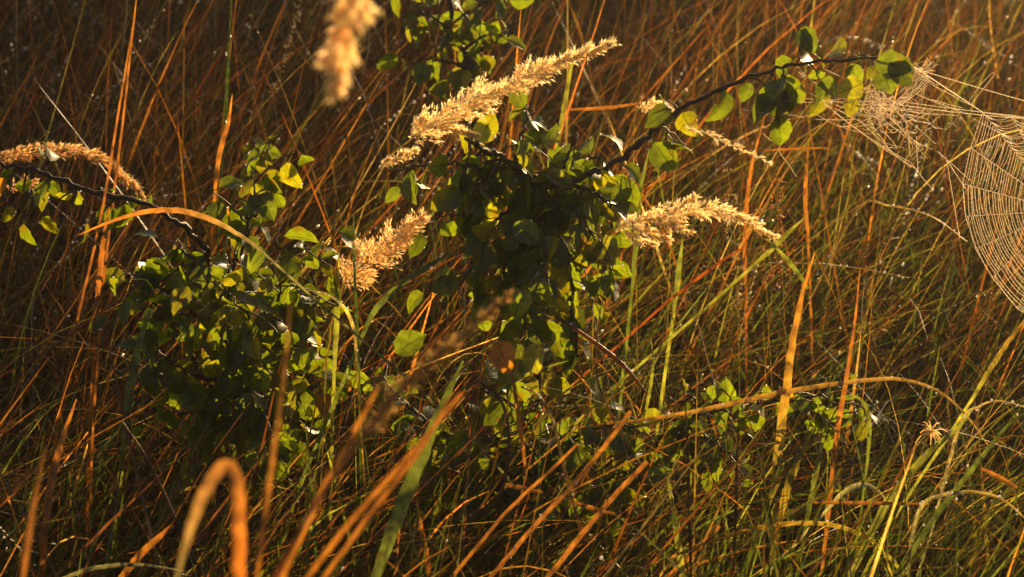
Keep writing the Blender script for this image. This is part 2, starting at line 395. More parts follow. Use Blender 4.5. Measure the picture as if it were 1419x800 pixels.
def grow(mb_w, mb_l, path, r0, r1, n_twig, twig_len, leaf_len, gap, droop=0.5, autumn=0.008, bare=0.0, jit=0.004, spread=1.0, tip=True):
    pts = spline(path, max(10, int(len(path) * 7)))
    pts[1:] += rng.normal(0, jit * 0.35, (len(pts) - 1, 3))
    tube(mb_w, pts, np.linspace(r0, r1, len(pts)) * (1 + 0.15 * rng.standard_normal(len(pts))), BARKC, 7)
    L = np.r_[0, np.cumsum(np.linalg.norm(np.diff(pts, axis=0), axis=1))]; T = norm(np.gradient(pts, axis=0))
    def at(s):
        f = np.interp(s, L, np.arange(len(L))); i = int(min(f, len(L) - 2)); return pts[i] + (pts[i + 1] - pts[i]) * (f - i), T[i]
    def leaves_on(fn, s0, s1, k0=0, sc=1.0):
        s = s0; k = k0
        while s < s1:
            p, t = fn(s)
            az = k * 2.4 + U(-0.5, 0.5); ref = np.array([0, 0, 1.0]) if abs(t[2]) < 0.9 else np.array([1.0, 0, 0])
            a = np.cross(t, ref); a /= np.linalg.norm(a); b = np.cross(t, a)
            out = a * math.cos(az) + b * math.sin(az)
            dv = out * U(0.5, 1.0) * spread + t * U(0.1, 0.6) + np.array([0, 0, -1.0]) * droop * U(0.5, 1.5); dv /= np.linalg.norm(dv)
            nr = norm(rng.normal(0, 0.55, 3) + np.array([0, -0.62, 0.55]))
            ln = leaf_len * U(0.7, 1.2) * sc; pet = ln * U(0.12, 0.3)
            q = p + dv * pet
            tube(mb_l, np.array([p, (p + q) / 2 + [0, 0, 0.0006], q]), 0.0005, LEAFY * 1.2, 4)
            leaf(mb_l, q, dv + np.array([0, 0, -0.2]), nr, ln, ln * U(0.62, 0.85), leaf_colour(autumn), U(0.1, 0.5), U(0.1, 1.1))
            s += gap * U(0.6, 1.4); k += 1
    leaves_on(at, L[-1] * max(bare, 0.05), L[-1], 0)
    n_twig = int(round(n_twig * (1.35 if gap < 0.0145 and leaf_len < 0.0295 else 1)))
    for i in range(n_twig):
        s = L[-1] * (bare + (1 - bare) * (i + U(0.1, 0.9)) / n_twig); p, t = at(min(s, L[-1] * 0.98))
        dv = norm(rng.normal(0, 1, 3) * [1.0, 0.7, 0.8] * spread + t * 0.5 + np.array([0, 0, -0.35 * droop])); ln = twig_len * U(0.5, 1.25)
        e = p + dv * ln + np.array([0, 0, -1]) * ln * 0.35 * droop
        tw = spline([p, p + dv * ln * 0.5, e], 7); tw[1:] += rng.normal(0, 0.0008, (6, 3))
        tube(mb_w, tw, np.linspace(max(r1 * 0.9, 0.0009), 0.0006, 7), BARKC * 1.4, 5)
        Lt = np.linspace(0, 1, 7)
        def att(s, tw=tw, t2=norm(e - p)):
            f = s * 6; i = int(min(f, 5)); return tw[i] + (tw[i + 1] - tw[i]) * (f - i), t2
        leaves_on(att, 0.25, 1.02, i, 0.95) if False else None
        s = 0.2; k = i; g = gap / max(ln, 1e-3)
        p0 = att
        leaves_n = max(2, int(0.85 / g))
        for s in np.linspace(0.22, 1.0, leaves_n):
            _one(mb_l, *att(s), k, leaf_len * 0.95, droop, autumn, spread); k += 1

def _one(mb_l, p, t, k, leaf_len, droop, autumn, spread):
    az = k * 2.4 + U(-0.5, 0.5); ref = np.array([0, 0, 1.0]) if abs(t[2]) < 0.9 else np.array([1.0, 0, 0])
    a = np.cross(t, ref); a /= np.linalg.norm(a); b = np.cross(t, a)
    dv = norm((a * math.cos(az) + b * math.sin(az)) * U(0.4, 1.0) * spread + t * U(0.1, 0.6) + np.array([0, 0, -1.0]) * droop * U(0.5, 1.5))
    nr = norm(rng.normal(0, 0.55, 3) + np.array([0, -0.62, 0.55]))
    ln = leaf_len * U(0.65, 1.2); q = p + dv * ln * U(0.12, 0.3)
    tube(mb_l, np.array([p, (p + q) / 2, q]), 0.0005, LEAFY * 1.2, 4)
    leaf(mb_l, q, dv + np.array([0, 0, -0.2]), nr, ln, ln * U(0.62, 0.85), leaf_colour(autumn), U(0.1, 0.5), U(0.1, 1.1))

def shrub(name, label, trunk, branches, leaf_len=0.027, autumn=0.008, group=None, trunk_r=(0.005, 0.0028), trunk_bare=0.5, cat='shrub', trunk_twigs=4, droop=0.6, extra=()):
    tp = [P(*q) for q in trunk]
    r = tp[0].copy(); r[2] = 0.0; r[1] += 0.02
    root = empty(name, r); tag(root, label, cat, group)
    w, l = MB(), MB()
    grow(w, l, [r] + tp, trunk_r[0], trunk_r[1], trunk_twigs, 0.05, leaf_len, 0.016, droop, autumn, trunk_bare)
    s = w.build('stem', M_BARK, root); l.build('foliage', M_LEAF, s)
    for b in branches:
        pts, r0, r1, nt, tl, gap = b[:6]; bare = b[6] if len(b) > 6 else 0.0
        w, l = MB(), MB()
        grow(w, l, [P(*q) for q in pts], r0, r1, nt, tl, b[7] if len(b) > 7 else leaf_len, gap, droop, autumn, bare)
        if b is branches[-1]:
            for ea, eb, ec in extra:
                A, B = P(*ea, 2.21), P(*eb, 2.19); ln = np.linalg.norm(B - A); leaf(l, A, B - A, norm(np.array([-.2, -1, .3])), ln, ln * 0.8, ec, 0.2, 0.4)
        s = w.build('branch', M_BARK, root); l.build('foliage', M_LEAF, s)
    mb = MB(); c = np.array(LEAF_DEW); spheres(mb, c, 0.0005 + 0.0010 * U(0, 1, len(c)) ** 2.5, (1, 1, 1)); LEAF_DEW.clear()
    dw = mb.build('dew_drops', M_DEW, root); dw['kind'] = 'stuff'
    return root

# centre shrub with its long branch to the right
shrub('shrub', 'dark leafy shrub in the middle whose long thorny branch reaches right to the tangled web',
      [(748, 640, 2.42), (744, 520, 2.40), (738, 420, 2.38), (744, 330, 2.36), (750, 262, 2.33)],
      [([(750, 262, 2.33), (715, 232, 2.31), (690, 215, 2.30), (662, 203, 2.28), (645, 190, 2.28)], 0.0042, 0.0018, 5, 0.035, 0.015),
       ([(700, 222, 2.30), (650, 228, 2.29), (600, 226, 2.28), (545, 236, 2.28)], 0.0016, 0.0008, 2, 0.03, 0.03),
       ([(712, 230, 2.31), (722, 185, 2.32), (738, 150, 2.33)], 0.0018, 0.0008, 3, 0.03, 0.022),
       ([(752, 260, 2.33), (785, 222, 2.32), (800, 185, 2.33)], 0.002, 0.0008, 4, 0.035, 0.018),
       ([(750, 258, 2.33), (820, 240, 2.31), (868, 216, 2.30), (925, 166, 2.28), (985, 130, 2.27), (1050, 104, 2.26), (1105, 90, 2.26), (1160, 84, 2.26), (1215, 80, 2.26)],
        0.0034, 0.0011, 9, 0.028, 0.05),
       ([(700, 226, 2.30), (660, 262, 2.29), (640, 300, 2.28)], 0.0018, 0.0009, 4, 0.035, 0.013),
       ([(742, 268, 2.34), (695, 300, 2.30), (660, 350, 2.28), (640, 395, 2.28)], 0.002, 0.0009, 6, 0.045, 0.013),
       ([(748, 280, 2.34), (738, 350, 2.30), (728, 430, 2.28), (722, 505, 2.28)], 0.0022, 0.0009, 11, 0.045, 0.011),
       ([(752, 268, 2.33), (800, 300, 2.30), (830, 345, 2.29), (842, 385, 2.29)], 0.002, 0.0009, 6, 0.045, 0.013),
       ([(750, 290, 2.34), (790, 360, 2.31), (790, 430, 2.30), (800, 495, 2.29)], 0.002, 0.0009, 7, 0.04, 0.013),
       ([(744, 285, 2.34), (710, 350, 2.31), (690, 410, 2.30)], 0.002, 0.0009, 7, 0.045, 0.012),
       ([(748, 275, 2.34), (755, 330, 2.27), (750, 390, 2.24)], 0.002, 0.0009, 9, 0.045, 0.011),
       ([(760, 258, 2.33), (810, 262, 2.30), (850, 285, 2.29)], 0.002, 0.0009, 6, 0.04, 0.014),
       ([(730, 245, 2.33), (780, 235, 2.36), (835, 215, 2.36)], 0.002, 0.0009, 6, 0.035, 0.014),
       ([(1105, 90, 2.26), (1107, 60, 2.26), (1106, 32, 2.26)], 0.001, 0.0006, 1, 0.02, 0.016),
       ([(1085, 97, 2.26), (1088, 118, 2.25), (1086, 140, 2.25)], 0.0009, 0.0005, 1, 0.02, 0.012)],
      leaf_len=0.0315, extra=[((690, 474), (704, 516), (0.13, 0.075, 0.012)), ((735, 478), (742, 515), LEAFY * 1.5)])

# left shrub with its branch leaving the picture on the left
shrub('shrub', 'broad dark shrub under the arched orange blade, one thorny branch running out left',
      [(372, 655, 2.42), (352, 560, 2.40), (322, 480, 2.37), (302, 400, 2.33), (286, 345, 2.30)],
      [([(286, 345, 2.30), (238, 302, 2.27), (195, 281, 2.26), (120, 262, 2.25), (60, 241, 2.25), (0, 228, 2.25), (-80, 214, 2.26)], 0.003, 0.0014, 8, 0.035, 0.032, 0.25),
       ([(63, 242, 2.25), (62, 210, 2.25), (63, 176, 2.25)], 0.0009, 0.0004, 0, 0.01, 0.03, 0.3),
       ([(322, 480, 2.37), (275, 440, 2.33), (228, 400, 2.30), (188, 378, 2.29)], 0.0022, 0.001, 9, 0.05, 0.012),
       ([(302, 400, 2.33), (335, 345, 2.31), (352, 290, 2.31), (352, 250, 2.32)], 0.0022, 0.001, 9, 0.05, 0.012),
       ([(342, 540, 2.39), (395, 480, 2.34), (428, 430, 2.31), (436, 375, 2.31)], 0.0022, 0.001, 9, 0.05, 0.012),
       ([(325, 495, 2.37), (370, 440, 2.30), (392, 390, 2.28), (380, 330, 2.28)], 0.0022, 0.001, 10, 0.05, 0.012),
       ([(350, 560, 2.40), (290, 525, 2.33), (240, 505, 2.30), (208, 465, 2.30)], 0.0022, 0.001, 9, 0.05, 0.012),
       ([(350, 570, 2.40), (400, 555, 2.35), (445, 530, 2.33), (480, 500, 2.33)], 0.002, 0.001, 8, 0.045, 0.013),
       ([(352, 590, 2.40), (300, 570, 2.33), (250, 575, 2.31)], 0.002, 0.001, 8, 0.045, 0.013),
       ([(330, 500, 2.37), (340, 470, 2.28), (345, 440, 2.25), (310, 400, 2.24)], 0.002, 0.001, 10, 0.05, 0.011),
       ([(302, 400, 2.33), (262, 360, 2.30), (245, 330, 2.30)], 0.002, 0.001, 6, 0.04, 0.013),
       ([(345, 550, 2.40), (350, 540, 2.30), (370, 560, 2.26), (360, 600, 2.25)], 0.002, 0.001, 8, 0.045, 0.013)],
      leaf_len=0.029)

shrub('sapling', 'small green sapling with side twigs at the top edge, behind the largest pale seed head',
      [(668, 300, 2.85), (660, 190, 2.80), (650, 100, 2.75), (630, 40, 2.75), (615, -40, 2.76)],
      [([(648, 95, 2.75), (600, 82, 2.72), (562, 90, 2.72)], 0.0018, 0.0008, 3, 0.04, 0.02),
       ([(646, 82, 2.75), (690, 55, 2.74), (715, 30, 2.74)], 0.0018, 0.0008, 4, 0.04, 0.02),
       ([(636, 50, 2.75), (598, 22, 2.73), (560, 15, 2.73)], 0.0018, 0.0008, 4, 0.045, 0.02),
       ([(652, 110, 2.76), (630, 125, 2.74), (620, 150, 2.73)], 0.0015, 0.0008, 3, 0.04, 0.02),
       ([(628, 35, 2.75), (665, 5, 2.73), (700, -10, 2.73)], 0.0018, 0.0008, 4, 0.045, 0.02)],
      leaf_len=0.028, autumn=0.02, trunk_bare=0.72, cat='sapling', trunk_r=(0.006, 0.003))

shrub('bramble', 'low bramble with small yellow-lit leaves under the long arched yellow blade on the right',
      [(905, 640, 2.34), (925, 600, 2.32), (965, 575, 2.30)],
      [([(965, 575, 2.30), (1020, 562, 2.27), (1075, 556, 2.25), (1125, 548, 2.24), (1170, 556, 2.24), (1195, 580, 2.24)], 0.0018, 0.0008, 16, 0.035, 0.015),
       ([(950, 585, 2.31), (985, 610, 2.27), (1025, 640, 2.26)], 0.0014, 0.0007, 12, 0.03, 0.013),
       ([(965, 575, 2.30), (960, 545, 2.28), (985, 525, 2.28)], 0.0014, 0.0007, 4, 0.03, 0.016)],
      leaf_len=0.021, autumn=0.02, trunk_bare=0.4, cat='bramble', trunk_r=(0.003, 0.002))

shrub('low_shrub', 'low shadowed leafy shrub below the middle one, crossed by straight orange stems',
      [(760, 765, 2.36), (752, 700, 2.34), (742, 650, 2.32)],
      [([(745, 665, 2.33), (700, 625, 2.30), (665, 600, 2.29)], 0.002, 0.001, 11, 0.045, 0.013),
       ([(742, 650, 2.32), (790, 610, 2.30), (840, 590, 2.29), (885, 592, 2.28)], 0.002, 0.001, 9, 0.045, 0.014),
       ([(750, 700, 2.34), (690, 680, 2.30), (640, 668, 2.28)], 0.002, 0.001, 12, 0.045, 0.014),
       ([(750, 700, 2.34), (810, 680, 2.29), (865, 655, 2.27)], 0.002, 0.001, 12, 0.045, 0.014),
       ([(742, 655, 2.32), (735, 590, 2.33), (690, 545, 2.33)], 0.002, 0.001, 6, 0.04, 0.015),
       ([(690, 630, 2.33), (620, 600, 2.33), (560, 560, 2.33), (530, 520, 2.33)], 0.002, 0.001, 10, 0.045, 0.014)],
      leaf_len=0.031, trunk_bare=0.4, droop=0.2, cat='shrub')

shrub('seedling', 'small thin seedling with three or four leaves standing above the left shrub',
      [(345, 300, 2.62), (362, 235, 2.60), (375, 195, 2.58), (398, 182, 2.56)],
      [([(366, 222, 2.60), (352, 200, 2.59), (345, 190, 2.59)], 0.0009, 0.0005, 1, 0.02, 0.02)],
      leaf_len=0.024, trunk_bare=0.8, trunk_twigs=1, cat='seedling', trunk_r=(0.002, 0.0008))

# single large leaves hugging the branch tip where the web hangs
def branch_tip_leaves():
    root = empty('twig', P(1160, 84, 2.26)); tag(root, 'leafy twig end wrapped in pale spider silk at the upper right', 'twig')
    w, l = MB(), MB()
    tube(w, spline([P(1160, 84.5, 2.257), P(1200, 80, 2.25), P(1245, 82, 2.25)], 8), np.linspace(0.0012, 0.0007, 8), BARKC, 6)
    spec = [((1212, 88), (1268, 92), 0.9, LEAFG * 0.8), ((1222, 100), (1236, 128), 1.5, LEAFG * 1.1), ((1235, 84), (1262, 118), 1.0, LEAFG * 0.7),
            ((1196, 116), (1160, 130), 1.0, LEAFY * 1.6), ((1185, 138), (1175, 160), 1.0, LEAFY * 1.4), ((1213, 92), (1202, 108), 0.8, LEAFY),
            ((1140, 108), (1158, 130), 0.9, LEAFG), ((1142, 112), (1136, 140), 0.8, LEAFG)]
    for (a, b, wr, c) in spec:
        A, B = P(*a, 2.245), P(*b, 2.235); ln = np.linalg.norm(B - A)
        leaf(l, A, B - A, norm(np.array([U(-.3, .3), -1, 0.5])), ln, ln * 0.8 * wr, c, 0.2, 0.4)
    s = w.build('branch', M_BARK, root); l.build('foliage', M_LEAF, s)
branch_tip_leaves()

# ------------------------------------------------------------------ seed heads
def ground_path(first, dirv, dx=0.0):                # extends a stalk from its lowest visible point down to the soil
    z = first[2]; side = np.clip(dirv[:2] / max(abs(dirv[2]), 0.25), -1.2, 1.2)
    g0 = np.array([first[0] + side[0] * z * 0.6 + dx, first[1] + side[1] * z * 0.3 + 0.01, 0.0])
    mid = (first + g0) / 2 + np.array([side[0] * z * 0.12, 0, 0.0])
    return [g0, mid]

def panicle(mb, axis, wid, n_br, br_len, n_sp, sp_len, col, tightness=0.35, fluff=1.0, lumps=0.35):
    pts = spline(axis, 60); T = norm(np.gradient(pts, axis=0)); Ltot = np.linalg.norm(np.diff(pts, axis=0), axis=1).sum()
    V, C_ = [], []
    for b in range(n_br):
        f = (b + U(0, 1)) / n_br; i = int(f * 58); p, t = pts[i], T[i]
        env = math.sin(math.pi * min(1, (f * 0.9 + 0.1)) ** 0.8) ** 0.6 * (1 - 0.55 * f) * (1 + lumps * math.sin(f * 23 + 1.3) * U(0.4, 1))
        o = norm(rng.normal(0, 1, 3)); o = norm(o - t * np.dot(o, t))
        bl = br_len * U(0.6, 1.15) * (0.45 + 0.55 * env)
        d = norm(t * (1 - tightness) + o * tightness * 1.1)
        e = p + d * bl; off = np.linalg.norm(np.cross(e - p, t)); mx = wid * 0.5 * max(env, 0.12)
        if off > mx: e = e - o * (off - mx)
        k = int(n_sp * (0.5 + 0.5 * env))
        s = U(0.1, 1, k) ** 0.8
        q = p + (e - p) * s[:, None] + rng.normal(0, wid * 0.04, (k, 3))
        dd = norm(norm(e - p) + rng.normal(0, 0.33 * fluff, (k, 3)) + o * 0.2)
        V.append(np.hstack([q, dd]))
    V = np.vstack(V); q, dd = V[:, :3], V[:, 3:]; k = len(V)
    sd = norm(np.cross(dd, rng.normal(0, 1, (k, 3)))); ln = sp_len * U(0.6, 1.3, k)[:, None]; w = ln * 0.13
    up = np.cross(dd, sd)
    # each spikelet: two crossed lens-shaped quads, so it has body from every side
    v = np.stack([q, q + dd * ln * 0.4 + sd * w, q + dd * ln, q + dd * ln * 0.4 - sd * w,
                  q, q + dd * ln * 0.45 + up * w, q + dd * ln * 1.05, q + dd * ln * 0.45 - up * w], 1)
    qd = (np.array([[0, 1, 2, 3], [4, 5, 6, 7]])[None] + (np.arange(k) * 8)[:, None, None]).reshape(-1, 4)
    cc = np.repeat(np.asarray(col) * U(0.6, 1.2, (k, 1)) * (1 + rng.normal(0, 0.05, (k, 3))), 8, 0)
    mb.add(v.reshape(-1, 3), qd, cc)
    # silky hairs
    h = int(k * 1.0); i = rng.integers(0, k, h); hd = norm(dd[i] + rng.normal(0, 0.6, (h, 3))); hl = sp_len * U(0.6, 1.5, h)[:, None]
    hs = norm(np.cross(hd, rng.normal(0, 1, (h, 3)))) * 0.00016
    b0 = q[i]; v = np.stack([b0 - hs, b0 + hs, b0 + hd * hl + hs * 0.2, b0 + hd * hl - hs * 0.2], 1)
    mb.add(v.reshape(-1, 3), np.arange(4 * h).reshape(-1, 4), np.asarray(col) * 1.15)

def stalk(label, head, stem, wid_px, col, n_br=90, br=0.026, n_sp=26, sp=0.0055, stem_w=0.0009, tight=0.35, extras=(), group='feathery grass seed heads', stemcol=STRAW, lumps=0.35, fluff=1.0, name='seed_head_stalk', root_xy=None):
    d0 = head[0][2] if len(head[0]) > 2 else FOCUS
    H = [P(*q) for q in head]; S = [P(*q) for q in stem]      # stem runs from low to the base of the head
    dv = norm(S[0] - (S[1] if len(S) > 1 else H[0]))
    gp = ground_path(S[0], dv) if root_xy is None else [np.array([root_xy[0], root_xy[1], 0.0])]
    root = empty(name, gp[0]); tag(root, label, 'grass stalk', group)
    mb = MB(); pts = spline(gp + S + [H[0]] + H[1:-1], 60)
    tube(mb, pts, np.linspace(stem_w * 1.3, stem_w * 0.6, 60), stemcol, 6); mb.build('stem', M_STEM, root)
    mb = MB(); sc = np.mean([q[2] for q in head]) / FOCUS
    panicle(mb, H, wid_px * MM * sc, n_br, br, n_sp, sp, col, tight, fluff, lumps)
    for ax, wp, nb in extras:
        panicle(mb, [P(*q) for q in ax], wp * MM * sc, nb, br * 0.7, n_sp, sp, col, tight, fluff, lumps)
    mb.build('seed_head', M_SEED, root)
    return root

D1 = 2.26
stalk('largest pale feathery seed head, slanting up to the right above the middle shrub',
      [(566, 196, D1), (615, 163, D1), (680, 131, D1), (750, 98, D1), (800, 78, D1), (846, 60, D1)],
      [(470, 420, 2.30), (500, 300, 2.28), (535, 226, 2.27)], 46, CREAM, 170, 0.028, 28, 0.0048, lumps=0.6, tight=0.40, fluff=1.3,
      extras=[([(600, 176, D1), (632, 178, D1), (656, 186, D1)], 13, 22), ([(520, 235, D1), (545, 222, D1), (570, 212, D1)], 12, 16)])
stalk('short bushy golden seed head between the left shrub and the middle shrub',
      [(474, 398, 2.27), (510, 362, 2.27), (550, 332, 2.27), (585, 302, 2.28)],
      [(448, 600, 2.30), (455, 480, 2.28)], 66, CREAM * [1, .92, .8], 95, 0.028, 26, 0.0048, fluff=1.2, tight=0.5, lumps=0.6)
stalk('pale seed head drooping to the right beside the middle shrub, lumpy at its left half',
      [(846, 322, 2.28), (895, 305, 2.28), (950, 292, 2.28), (1000, 294, 2.28), (1040, 308, 2.28), (1076, 331, 2.28)],
      [(820, 520, 2.34), (825, 400, 2.31)], 34, CREAM, 95, 0.022, 24, 0.0045, tight=.42, lumps=.6, fluff=1.3,
      extras=[([(875, 312, 2.27), (905, 322, 2.27), (925, 330, 2.27)], 14, 18), ([(900, 300, 2.27), (930, 312, 2.27), (955, 320, 2.27)], 14, 18),
              ([(860, 318, 2.27), (885, 332, 2.27), (905, 338, 2.27)], 12, 14), ([(920, 300, 2.27), (945, 286, 2.27), (962, 276, 2.27)], 13, 14)])
stalk('brownish drooping seed head behind the thorny branch at the left edge',
      [(-20, 232, 2.32), (30, 214, 2.32), (90, 210, 2.32), (140, 222, 2.32), (175, 248, 2.32), (200, 272, 2.32)],
      [(-90, 420, 2.36), (-60, 300, 2.34)], 26, CREAM * [.8, .66, .5], 100, 0.018, 20, 0.005, tight=.3,
      extras=[([(0, 262, 2.31), (35, 255, 2.31), (70, 262, 2.31)], 14, 14)])
stalk('blurred golden seed head hanging in from the top edge, close to the camera',
      [(506, -190, 1.2), (500, -90, 1.2), (490, -10, 1.2), (478, 50, 1.2), (460, 128, 1.2)],
      [(-350, 700, 1.15), (-350, 0, 1.15), (-100, -340, 1.18), (300, -400, 1.2)], 84, CREAM * [1, .95, .85], 80, 0.02, 16, 0.006, tight=0.45, lumps=0.7, root_xy=(-0.4, 0.95))

# small open panicles
def sprig(label, pts, wid, n, r_px, col, group='small open seed sprigs', dep=2.4):
    H = [P(px, py, dep) for px, py in pts]; gp = ground_path(H[0], norm(H[0] - H[1]))
    root = empty('seed_sprig', gp[0]); tag(root, label, 'seed sprig', group)
    mb = MB(); ax = spline(gp + H, 40); tube(mb, ax, np.linspace(0.0008, 0.0003, 40), STRAW * .8, 5)
    hd = spline(H, 40); cen = []
    for i in range(n):
        f = U(0, 1); p = hd[int(f * 39)]; o = norm(rng.normal(0, 1, 3)); e = p + o * wid * MM * U(0.2, 0.5) * (1 - 0.5 * f) + [0, 0, 0.002]
        tube(mb, np.array([p, (p + e) / 2 + [0, 0, 0.001], e]), 0.0002, STRAW * .7, 3)
        cen += [e + rng.normal(0, 0.0012, 3) for _ in range(4)]
    mb.build('stem', M_STEM, root); mb = MB(); cen = np.array(cen)
    spheres(mb, cen, U(0.6, 1.3, len(cen)) * r_px * MM, np.asarray(col), 4, 5); mb.build('seed_head', M_SEED, root)
sprig('tall sprig of pale beady seeds above the drooping tip of the right seed head', [(1022, 420), (1016, 300), (1008, 232)], 34, 34, 1.0, CREAM * .7)
sprig('dense beady brown sprig standing right of the right seed head', [(1085, 400), (1078, 310), (1076, 248)], 44, 50, 1.2, CREAM * [.7, .5, .35])
sprig('short beady sprig just above the tip of the right seed head', [(1062, 400), (1056, 330), (1052, 290)], 26, 22, 1.1, CREAM * [.7, .55, .4])
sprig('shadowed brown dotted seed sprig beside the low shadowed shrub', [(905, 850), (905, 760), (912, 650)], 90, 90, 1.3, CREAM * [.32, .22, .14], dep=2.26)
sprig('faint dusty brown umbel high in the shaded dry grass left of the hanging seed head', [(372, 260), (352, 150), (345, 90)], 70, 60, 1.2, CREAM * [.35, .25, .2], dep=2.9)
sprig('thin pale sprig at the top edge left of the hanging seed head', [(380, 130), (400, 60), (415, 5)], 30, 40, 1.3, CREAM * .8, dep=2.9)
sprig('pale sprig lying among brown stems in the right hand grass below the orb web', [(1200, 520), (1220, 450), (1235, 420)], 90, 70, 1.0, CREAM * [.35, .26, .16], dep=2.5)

# brown blurred spike in the foreground
def spike():
    H = [P(500, 610, 1.42), P(570, 525, 1.45), (P(640, 465, 1.48)), P(708, 408, 1.5)]
    S = [P(365, 830, 1.36), P(430, 710, 1.38)]
    gp = ground_path(S[0], norm(S[0] - S[1])); root = empty('seed_spike_stalk', gp[0])
    tag(root, 'blurred brown seed spike in front of the shrubs, pointing up to the right', 'grass stalk', 'blurred foreground stems')
    mb = MB(); tube(mb, spline(gp + S + H, 50), np.linspace(0.0026, 0.001, 50), ORANGE * .9, 8); mb.build('stem', M_STEM, root)
    mb = MB(); panicle(mb, H, 0.011, 90, 0.014, 9, 0.0042, CREAM * [.56, .42, .22], 0.3, 0.9, 0.3); mb.build('seed_head', M_SEED, root)
spike()

# spidery dried tuft
def tuft():
    c = P(1290, 598, 2.2); S = [P(1268, 650, 2.22)]; gp = ground_path(S[0], norm(S[0] - c)); root = empty('seed_tuft', gp[0])
    tag(root, 'spidery dried white seed tuft beside the broad green blade at lower right', 'seed tuft')
    mb = MB(); tube(mb, spline(gp + S + [c], 20), 0.0007, STRAW * .7, 5); mb.build('stem', M_STEM, root)
    mb = MB()
    for i in range(26):
        o = norm(rng.normal(0, 1, 3) + [0.1, 0, 0.2]); l = U(8, 26) * MM
        tube(mb, spline([c, c + o * l * .6, c + o * l + [0, 0, -0.3 * l]], 6), np.linspace(0.0007, 0.0003, 6), CREAM, 4)
    mb.build('tuft', M_SEED, root)
tuft()

# ------------------------------------------------------------------ individual grass blades and stems
def with_dew(mb, pts, k, w):
    i = rng.integers(2, len(pts) - 1, k); spheres(mb, pts[i] + rng.normal(0, w * 0.3, (k, 3)) + [0, 0, 0.0003], U(0.0006, 0.0015, k), (1, 1, 1))

def blade(label, pts, w, c0, c1=None, dep=2.25, roll=0.3, dew=0, root=True, kind='blade', group=None, taper=(0.6, 0.12), cat=None, rolls=None):
    """pts run from the lower end to the tip; w is the width in photo pixels (focal plane scale)"""
    c1 = c0 if c1 is None else c1
    V = [P(*(q if len(q) > 2 else (q[0], q[1], dep))) for q in pts]
    n = 40; vis = spline(V, n); W = w * (0.82 if dep > 1.8 else 0.9) * K * np.mean([np.dot(v - CAM, FWD) for v in V])
    s = np.linspace(0, 1, n); prof = taper[0] + (1 - taper[0]) * np.clip(s * 3, 0, 1); prof = prof * (1 - (1 - taper[1]) * np.clip((s - 0.45) / 0.55, 0, 1) ** 1.6)
    if root:
        gp = ground_path(V[0], norm(V[0] - vis[4])); low = spline(gp + [V[0]], 10)[:-1]
        allp = np.vstack([low, vis]); prof = np.r_[np.full(9, prof[0]), prof]; s = np.r_[np.zeros(9), s]
    else:
        allp = vis
    col = np.asarray(c0)[None] * (1 - s[:, None]) + np.asarray(c1)[None] * s[:, None]
    col = col * (1 + 0.12 * np.sin(np.linspace(0, 19, len(s)) + U(0, 6)))[:, None]
    base = allp[0]
    mb = MB()
    if kind == 'stem': tube(mb, allp, W * 0.5 * np.maximum(prof, 0.35) * (1 + 0.04 * rng.standard_normal(len(s))), col, 7)
    else:
        rl = roll if rolls is None else np.interp(np.linspace(0, 1, len(s)), np.linspace(0, 1, len(rolls)), rolls)
        strip(mb, allp, W * prof, col, rl, serr=0.09)
    name = 'dry_straw' if kind == 'stem' else 'sedge'
    o = mb.build(name, M_STEM if kind == 'stem' else M_BLADE, origin=base)
    tag(o, label, cat or ('grass stem' if kind == 'stem' else 'grass blade'), group, 'thing')
    if dew:
        mb = MB(); with_dew(mb, allp, dew, W); d = mb.build('dew', M_DEW, o); d['kind'] = 'stuff'
    return o

